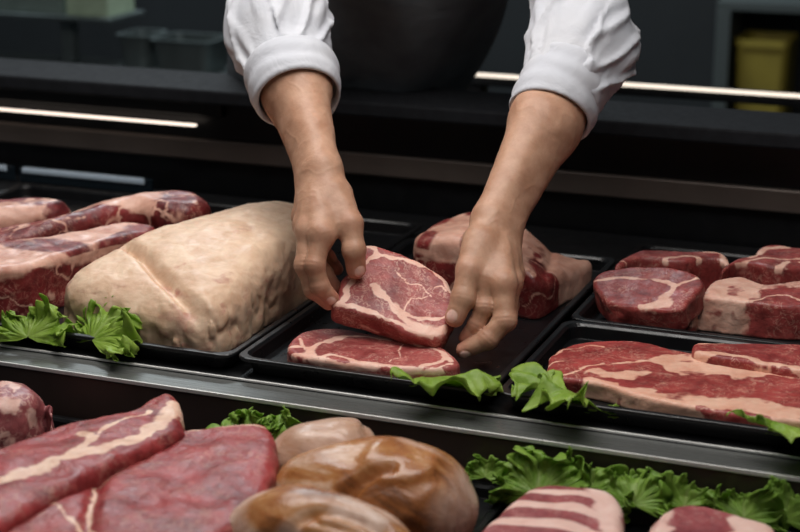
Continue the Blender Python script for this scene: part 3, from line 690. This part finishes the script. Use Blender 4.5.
class Arm:
    def __init__(s, H, elb, sh, dors_hint):
        s.H, s.elb, s.sh = H, elb, sh
        s.lat = unit(H['p0'] - H['i0']); lon = unit(H['m0'] - H['W'])
        s.dors = np.cross(s.lat, lon); s.dors = unit(s.dors); s.dors *= np.sign(s.dors @ dors_hint) or 1
        s.fa = unit(elb - H['W'])
        lw = s.lat - (s.lat @ s.fa) * s.fa; s.lw = unit(lw)
    def sdf(s, p):
        H = s.H; W = H['W']; dv = s.dors
        d = np.full(len(p), 9., np.float32)
        # palm from four metacarpals
        pal = None
        for k, f in enumerate('imrp'):
            b = H[f + '0']; a = W + s.lat * (k - 1.5) * .008
            c = cone(p, a, b, .0165, (.0142, .0140, .0130, .0118)[k])
            pal = c if pal is None else smin(pal, c, .010)
        pal = smin(pal, cone(p, W - s.lat * .006 - dv * .004, H['TC'], .017, .0165), .012)
        pal = smin(pal, cone(p, H['TC'], H['TM'], .0178, .0130), .012)
        pal = smin(pal, cone(p, (H['TC'] * .5 + H['TM'] * .5), H['i0'] - dv * .004, .011, .009), .012)   # web of the thumb
        pal = smin(pal, cone(p, W + s.lat * .014 - dv * .006, H['p0'] * .6 + W * .4 - dv * .006, .014, .013), .010)
        # forearm
        q1, q2 = W + s.lw * .010, W - s.lw * .010
        fm = W + (s.elb - W) * .55
        fr = smin(cone(p, q1, fm + s.lw * .010, .0185, .031), cone(p, q2, fm - s.lw * .010, .0185, .031), .012)
        fr = smin(fr, cone(p, fm, s.elb, .039, .041), .02)
        fr = smin(fr, cone(p, s.elb, s.elb * .5 + s.sh * .5, .041, .046), .02)
        pal = smin(pal, fr, .016)
        # tendons and knuckles on the back of the hand
        for k, f in enumerate('imrp'):
            b = H[f + '0'] + dv * .0082; a = W + s.lat * (k - 1.5) * .006 + dv * .0125
            pal = smin(pal, cone(p, a, b, .0022, .0026), .010)
            pal = smin(pal, ellipsoid(p, H[f + '0'] + dv * .003, (.0108,) * 3), .006)
        vein = fbm(p, 38, 2, 4)
        pal = pal - .00028 * (1 - sstep(.02, .12, np.abs(vein)))
        fing = None
        for f in 'imrp':
            r = RAD[f]; a, b, c, e = (H[f + str(k)] for k in range(4))
            g = smin(cone(p, a, b, r[0], r[1]), cone(p, b, c, r[1] * .97, r[2]), .003)
            g = smin(g, cone(p, c, e, r[2] * .98, r[3]), .003)
            g = smin(g, ellipsoid(p, b, (r[1] * 1.06,) * 3), .003)
            g = smin(g, ellipsoid(p, c, (r[2] * 1.04,) * 3), .003)
            fing = g if fing is None else smin(fing, g, .0016)
        t = smin(cone(p, H['TM'], H['TI'], .0134, .0120), cone(p, H['TI'], H['TT'], .0124, .0108), .004)
        t = smin(t, ellipsoid(p, H['TI'], (.0125,) * 3), .004)
        d = smin(pal, smin(fing, t, .002), .007)
        # skin folds over the finger joints
        for f, names in (('i', ('i1', 'i2')), ('m', ('m1', 'm2')), ('T', ('TI',))):
            for nm in names:
                c = H[nm]; prev = H['TM'] if nm == 'TI' else H[f + str(int(nm[1]) - 1)]
                ax = unit(c - prev); m = (np.linalg.norm(p - c, axis=1) < .014) & (np.abs(d) < .004)
                if m.any():
                    x = (p[m] - c) @ ax; d[m] += .00024 * np.cos(x * 2 * math.pi / .0045) * np.exp(-(x / .005) ** 2) * sstep(-.004, .006, (p[m] - c) @ dv)
        for tip, prev, dn in s.nd:
            t, pv = s.H[tip], s.H[prev]; ax = unit(t - pv); nv = unit(dn - (dn @ ax) * ax); sd = np.cross(ax, nv)
            m = np.linalg.norm(p - t, axis=1) < .02
            if m.any():
                q = p[m] - (t + ax * .0010 + nv * .0094)
                e = np.sqrt((q @ ax / .0074) ** 2 + (q @ sd / .0068) ** 2 + (q @ nv / .0052) ** 2)
                d[m] += .0007 * np.exp(-((e - 1.02) / .14) ** 2)
        return d + .0005 * fbm(p, 60, 2, 9)
    def nails(s, V, dirs):
        m = np.zeros(len(V), np.float32)
        for tip, prev, dn in dirs:
            t, pv = s.H[tip], s.H[prev]; ax = unit(t - pv); nd = unit(dn - (dn @ ax) * ax); sd = np.cross(ax, nd)
            q = V - (t + ax * .0010 + nd * .0094)
            e = np.sqrt((q @ ax / .0074) ** 2 + (q @ sd / .0068) ** 2 + (q @ nd / .0052) ** 2)
            m = np.maximum(m, 1 - sstep(.88, 1.05, e))
        return m
    def red(s, V):
        m = np.zeros(len(V), np.float32)
        for k, c in s.H.items():
            if k in ('W', 'TC'): continue
            rr = .011 if k[1] in '03M' or k == 'TT' else .009
            m = np.maximum(m, np.exp(-(np.linalg.norm(V - c, axis=1) / (rr * 1.25)) ** 4) * (.75 if k[1] in '3T' else .5))
        return m * (.75 + .5 * fbm(V.astype(np.float32), 90, 2, 3))
toC = -FW
Arm.seed = 3
AL = Arm(LH, ELB_L, SH_L, toC - RT * .5); AR = Arm(RH, ELB_R, SH_R, toC + RT * .5)
HIPS = np.array([-.47, .87, .02]); NECK = SH_L * .5 + SH_R * .5 + np.array([0, 0, .03])
SAX = unit(SH_R - SH_L); CHEST = NECK * .72 + HIPS * .28
HEAD = NECK + np.array([.045, -.10, .125])
def torso(p, g=0.):
    d = None
    for sgn in (-1, 1):
        c = cone(p, HIPS + SAX * .055 * sgn, CHEST + SAX * .07 * sgn, .100 + g, .110 + g)
        d = c if d is None else smin(d, c, .05)
    d = smin(d, cone(p, SH_L + SAX * .03, SH_R - SAX * .03, .058 + g, .058 + g), .06)
    return d
def legs(p, g=0.):
    d = None
    for sgn in (-1, 1):
        h = HIPS + SAX * .085 * sgn; k = h + np.array([0, .02, -.43]); a = k + np.array([0, .04, -.42])
        c = smin(cone(p, h, k, .085 + g, .06 + g), cone(p, k, a, .06 + g, .045 + g * 1.6), .03)
        d = c if d is None else np.minimum(d, c)
    return d
HA = unit(np.array([.18, -.42, -.28])); HU = unit(np.cross(np.cross(HA, [0, 0, 1]), HA)); HS = np.cross(HA, HU)
def head(p):
    d = ellipsoid(p, HEAD, (.098, .076, .112), np.array([HA, HS, HU]))
    d = smin(d, ellipsoid(p, HEAD + HA * .035 - HU * .065, (.055, .052, .05), np.array([HA, HS, HU])), .03)
    d = smin(d, cone(p, HEAD + HA * .098 + HU * .012, HEAD + HA * .118 - HU * .025, .008, .013), .012)
    d = smin(d, cone(p, HEAD + HA * .088 - HU * .057 - HS * .02, HEAD + HA * .088 - HU * .057 + HS * .02, .007, .007), .006)
    for sgn in (-1, 1):
        d = smin(d, ellipsoid(p, HEAD + HS * .078 * sgn - HU * .012, (.018, .010, .032), np.array([HA, HS, HU])), .006)
        d = smax(d, -ellipsoid(p, HEAD + HA * .102 + HS * .032 * sgn + HU * .014, (.014, .018, .010), np.array([HA, HS, HU])), .008)
        d = smin(d, ellipsoid(p, HEAD + HA * .086 + HS * .032 * sgn + HU * .013, (.0125,) * 3), .002)
    return smin(d, cone(p, NECK, HEAD - HU * .05 - HA * .02, .056, .052), .03)
def bodyc(p):
    d = smin(torso(p), head(p), .03); d = smin(d, legs(p), .04)
    for A in (AL, AR): d = smin(d, cone(p, A.sh, A.elb * .6 + A.sh * .4, .050, .044), .03)
    return d
parts = []
for A, nd in ((AL, [('TT', 'TI', toC + RT * .55), ('i3', 'i2', toC - UP * .6)]), (AR, [('TT', 'TI', toC - RT * .45 + UP * .2), ('m3', 'm2', toC - UP * 1.0)])):
    pts = np.array(list(A.H.values()) + [A.elb, A.elb * .5 + A.sh * .5])
    A.nd = nd
    V, Q = mesh_sdf(A.sdf, pts.min(0) - .05, pts.max(0) + .05, .0013)
    parts.append((V, Q, A.red(V), A.nails(V, nd)))
V, Q = mesh_sdf(bodyc, (-.62, .1, -.92), (.45, 1.15, .90), .011)
parts.append((V, Q, np.zeros(len(V)), np.zeros(len(V))))
vs, qs, rd, nl, n = [], [], [], [], 0
for V, Q, r, na in parts: vs.append(V); qs.append(Q + n); rd.append(r); nl.append(na); n += len(V)
person = build('person', np.vstack(vs), np.vstack(qs), M_skin, attrs={'red': np.concatenate(rd), 'nail': np.concatenate(nl)})
tag(person, 'butcher in a white shirt with rolled sleeves arranging a steak with both hands', 'person')

# shirt ------------------------------------------------------------
def sleeve(A, p, cuff_t):
    """upper sleeve from just above the rolled cuff to the shoulder"""
    W, E, S = A.H['W'], A.elb, A.sh
    a = W + (E - W) * cuff_t
    d = cone(p, a, E, .049, .057); d = smin(d, cone(p, E, S, .056, .066), .03)
    ax = unit(E - W); u = unit(np.cross(ax, toC)); v = np.cross(ax, u)
    x = (p - a) @ ax; th = np.arctan2((p - a) @ u, (p - a) @ v)
    c1 = np.stack([x * 13 + th * 1.5, th * .7 - x * 4, x * 3], 1); c2 = np.stack([x * 9 - th * 1.3, th * .9 + x * 4, x * 2], 1)
    r1 = 1 - sstep(0, .30, np.abs(fbm(c1, 1, 2, A.seed))); r2 = 1 - sstep(0, .24, np.abs(fbm(c2, 1, 2, A.seed + 4)))
    d = d - (.0062 * r1 + .0036 * r2 - .0036) * sstep(-.005, .03, x) + .003 * fbm(p, 14, 2, 8)
    inner = smin(cone(p, W, E, .030, .044), cone(p, E, S, .044, .054), .02)
    d = smax(d, -inner, .003)
    return smax(d, -x, .004)
def cuff(A, p, t0, t1, tiltv, dr=0.):
    W, E = A.H['W'], A.elb
    a = W + (E - W) * t0; b = W + (E - W) * t1; ax = unit(E - W) ; nrm = unit(ax + tiltv)
    x = (p - a) @ nrm; y = (p - b) @ nrm
    body = cone(p, a - ax * .02, b + ax * .02, .0510 - dr, .0585 - dr) + .0032 * fbm(p, 20, 2, 5) + .0009 * np.sin(x * 260 + 3 * fbm(p, 12, 2, 6)) * sstep(.0, .012, x)
    inner = cone(p, a - ax * .03, b + ax * .03, .0455 - dr, .048 - dr)
    d = smax(body, -inner, .004)
    return smax(smax(d, -x, .008), y, .006)
CT = (.52, .64); CU = ((.475, .70), (.585, .86))
vs, qs, n = [], [], 0
for A, t in ((AL, CT[0] + .05), (AR, CT[1] + .05)):
    pts = np.array([A.H['W'] + (A.elb - A.H['W']) * t, A.elb, A.sh])
    V, Q = mesh_sdf(lambda p: sleeve(A, p, t), pts.min(0) - .08, pts.max(0) + .08, .0032)
    vs.append(V); qs.append(Q + n); n += len(V)
def shirt_t(p):
    d = torso(p, .012) + .004 * fbm(p, 11, 2, 3)
    d = smax(d, -(cone(p, NECK, NECK + np.array([.03, -.05, .1]), .064, .07)), .006)
    return smax(d, (HIPS[2] - .02) - p[:, 2], .004)
V, Q = mesh_sdf(shirt_t, (-.62, .1, -.1), (.45, 1.15, .75), .011); vs.append(V); qs.append(Q + n)
shirt = build('shirt', np.vstack(vs), np.vstack(qs), M_shirt, person)
for A, (t0, t1), tv in ((AL, CU[0], RT * .05 + np.array([0, 0, .0])), (AR, CU[1], RT * -.1)):
    pts = np.array([A.H['W'] + (A.elb - A.H['W']) * t for t in (t0, t1)])
    V, Q = mesh_sdf(lambda p: cuff(A, p, t0, t1, tv, .0035 if A is AR else .001), pts.min(0) - .085, pts.max(0) + .085, .002)
    build('rolled_cuff', V, Q, M_shirt, shirt)
# apron, trousers, hair, shoes --------------------------------------
FRONT = unit(np.cross(SAX, unit(NECK - HIPS))); FRONT = FRONT if FRONT @ toC > 0 else -FRONT
def apron_f(p):
    fold = .010 * np.sin((p @ SAX) * 38 + 4 * fbm(p, 3, 2, 5)) + .003 * fbm(p, 6, 1, 2)
    t = smin(torso(p, .022), cone(p, HIPS, HIPS + np.array([0, 0, -.5]), .17, .19), .05) + fold
    d = np.abs(t) - .009
    d = smax(d, -((p - (HIPS * .5 + CHEST * .5)) @ FRONT) + .0, .004)
    d = smax(d, (p - (HIPS * .2 + NECK * .8)) @ unit(NECK - HIPS), .01)
    return smax(d, -.42 - p[:, 2], .01)
V, Q = mesh_sdf(apron_f, (-.62, .1, -.55), (.45, 1.15, .62), .006)
build('apron', V, Q, M_apron, person)
V, Q = mesh_sdf(lambda p: smax(smin(legs(p, .014), ellipsoid(p, HIPS, (.19, .15, .13)), .05), p[:, 2] - .02, .01), (-.62, .5, -.9), (.2, 1.2, .1), .011)
build('trousers', V, Q, M_trouser, person)
V, Q = mesh_sdf(lambda p: smax(ellipsoid(p, HEAD + HU * .008 - HA * .004, (.104, .083, .118), np.array([HA, HS, HU])), ((p - HEAD) @ unit(HA * .9 - HU * .55)) - .030, .01) + .003 * fbm(p, 60, 2, 4), HEAD - .16, HEAD + .16, .005)
build('hair', V, Q, M_hair, person)
for sgn in (-1, 1):
    a = HIPS + SAX * .085 * sgn + np.array([0, .06, -.85])
    V, Q = mesh_sdf(lambda p: smax(smin(cone(p, a + np.array([0, .04, -.02]), a + np.array([.05, -.14, -.035]), .042, .036), cone(p, a, a + np.array([0, 0, .05]), .05, .05), .02), -.899 - p[:, 2], .004), a - .25, a + .25, .006)
    build('shoe', V, Q, M_shoe, person)

# ------------------------------------------------------------------ the dark kitchen behind
kc = empty('added_rear_rail', (0, 1.12, -.9), 'added dark rail with a glowing strip for a reflected line behind the butcher, right', 'rail')
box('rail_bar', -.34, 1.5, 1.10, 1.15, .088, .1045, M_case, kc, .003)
box('glow_strip', -.33, 1.5, 1.094, 1.104, .105, .1100, M_reflection_glow, kc, .001)  # probable reflection made as an emissive strip; the rail is added to carry it
for x in (-.30, 1.44): box('post', x - .02, x + .02, 1.11, 1.145, -.9, .088, M_case, kc, .003)
M_dsteel = plain('dull_steel', (104, 114, 114), .4, metal=.6, var=.2, scale=10)
M_dark = plain('dark_metal', (20, 23, 25), .45)
wt = empty('work_table', (-1.6, 1.72, -.9), 'steel work table with an over-shelf in the dark background at top left', 'table')
box('table_top', -2.4, -.62, 1.64, 1.80, -.062, -.040, M_dsteel, wt, .003)
for x in (-2.34, -.68):
    for y in (1.67, 1.77): box('leg', x - .02, x + .02, y - .02, y + .02, -.9, -.062, M_dsteel, wt, .003)
for x in (-2.3, -1.51): box('post', x - .016, x + .016, 1.71, 1.74, -.040, .070, M_dsteel, wt, .002)
box('over_shelf', -2.4, -1.36, 1.66, 1.82, .066, .076, M_dsteel, wt, .002)
def pan(x, y, z, w, d, h, label):
    R_ = [rrect(x - w + .006, x + w - .006, y - d + .006, y + d - .006, .02, z), rrect(x - w, x + w, y - d, y + d, .02, z + h - .003), rrect(x - w - .006, x + w + .006, y - d - .006, y + d + .006, .02, z + h - .003),
          rrect(x - w - .006, x + w + .006, y - d - .006, y + d + .006, .02, z + h), rrect(x - w + .002, x + w - .002, y - d + .002, y + d - .002, .02, z + h), rrect(x - w + .008, x + w - .008, y - d + .008, y + d - .008, .02, z + .004)]
    o = rings('steel_pan', R_, M_dsteel); return tag(o, label, 'pan', 'steel pans on the work table')
pan(-1.313, 1.72, -.0395, .038, .05, .080, 'blurred steel pan on the rear table, left of the two')
pan(-1.185, 1.72, -.0395, .072, .06, .076, 'blurred steel pan on the rear table, nearest the left sleeve')
tag(box('storage_box', -1.487, -1.376, 1.68, 1.80, .0765, .20, plain('pale_green_box', (176, 196, 168), .6, var=.1)), 'pale green box on the over-shelf at the top left', 'box')
tag(box('storage_box', -1.72, -1.50, 1.68, 1.80, .0765, .12, plain('grey_green_box', (120, 136, 130), .6, var=.1)), 'grey box on the over-shelf, left of the pale green one', 'box')
ft = empty('door_frame', (.1, 2.6, -.9), 'dark door frame in the background at top right', 'door frame')
for x in (-.12, .50): box('jamb', x - .018, x + .018, 2.5, 2.69, -.9, .052, plain('grey_frame', (74, 82, 82), .5), ft, .002)
box('lintel', -.138, .518, 2.5, 2.69, .052, .075, plain('grey_frame', (74, 82, 82), .5), ft, .002)
for z, lab in ((-.8995, 'lowest yellow crate of the stack by the door frame'), (-.606, 'middle yellow crate of the stack by the door frame'), (-.3125, 'top yellow crate of the stack by the door frame')):
    m_y = bpy.data.materials.get('yellow_crate') or plain('yellow_crate', (150, 134, 50), .6, var=.2, scale=8)
    R_ = [rrect(-.085, .035, 2.53, 2.68, .02, z), rrect(-.09, .04, 2.52, 2.685, .02, z + .275), rrect(-.094, .044, 2.515, 2.688, .02, z + .275), rrect(-.094, .044, 2.515, 2.688, .02, z + .2925),
          rrect(-.083, .033, 2.53, 2.675, .02, z + .2925), rrect(-.077, .027, 2.54, 2.67, .02, z + .02)]
    tag(rings('crate', R_, m_y), lab, 'crate', 'yellow crates by the door frame')

# ------------------------------------------------------------------ light
def area(name, loc, target, sx, sy, power, col):
    l = bpy.data.lights.new(name, 'AREA'); l.shape = 'RECTANGLE'; l.size = sx; l.size_y = sy; l.energy = power; l.color = col
    o = bpy.data.objects.new(name, l); link(o); o.location = loc
    import mathutils
    o.rotation_euler = (mathutils.Vector(target) - mathutils.Vector(loc)).to_track_quat('-Z', 'Y').to_euler(); return o
area('case_lamp', (-.1, -.12, 1.15), (-.05, .0, 0), 1.5, .40, 16, (1, .96, .92))
area('ceiling_lamp', (.3, -1.2, 1.9), (.0, .0, 0), 1.6, .9, 8, (1, .97, .95))
area('kitchen_fill', (-1.3, 1.95, 1.9), (-1.3, 2.15, 0), 1.2, .3, 55, (.86, .95, 1))  # unseen fill added to brighten the background shelves, aimed clear of the rail
w = bpy.data.worlds.new('World'); SC.world = w; w.use_nodes = True
w.node_tree.nodes['Background'].inputs[0].default_value = (.72, .8, .9, 1); w.node_tree.nodes['Background'].inputs[1].default_value = .06

# ------------------------------------------------------------------ camera object
cd = bpy.data.cameras.new('camera'); cam = bpy.data.objects.new('camera', cd); link(cam)
import mathutils
Mx = mathutils.Matrix(((RT[0], UP[0], -FW[0], CP[0]), (RT[1], UP[1], -FW[1], CP[1]), (RT[2], UP[2], -FW[2], CP[2]), (0, 0, 0, 1)))
cam.matrix_world = Mx
cd.sensor_width = 36; cd.sensor_fit = 'HORIZONTAL'; cd.lens = F * 36 / 800; cd.clip_start = .05
cd.dof.use_dof = True; cd.dof.focus_distance = 1.79; cd.dof.aperture_fstop = 5.2
SC.camera = cam
SC.view_settings.view_transform = 'Standard'; SC.view_settings.look = 'None'
SC.view_settings.exposure = 0.0; SC.view_settings.gamma = 1.0; SC.view_settings.use_curve_mapping = False
print('script seconds', time.time() - T_START, 'verts', sum(len(o.data.vertices) for o in SC.objects if o.type == 'MESH'))
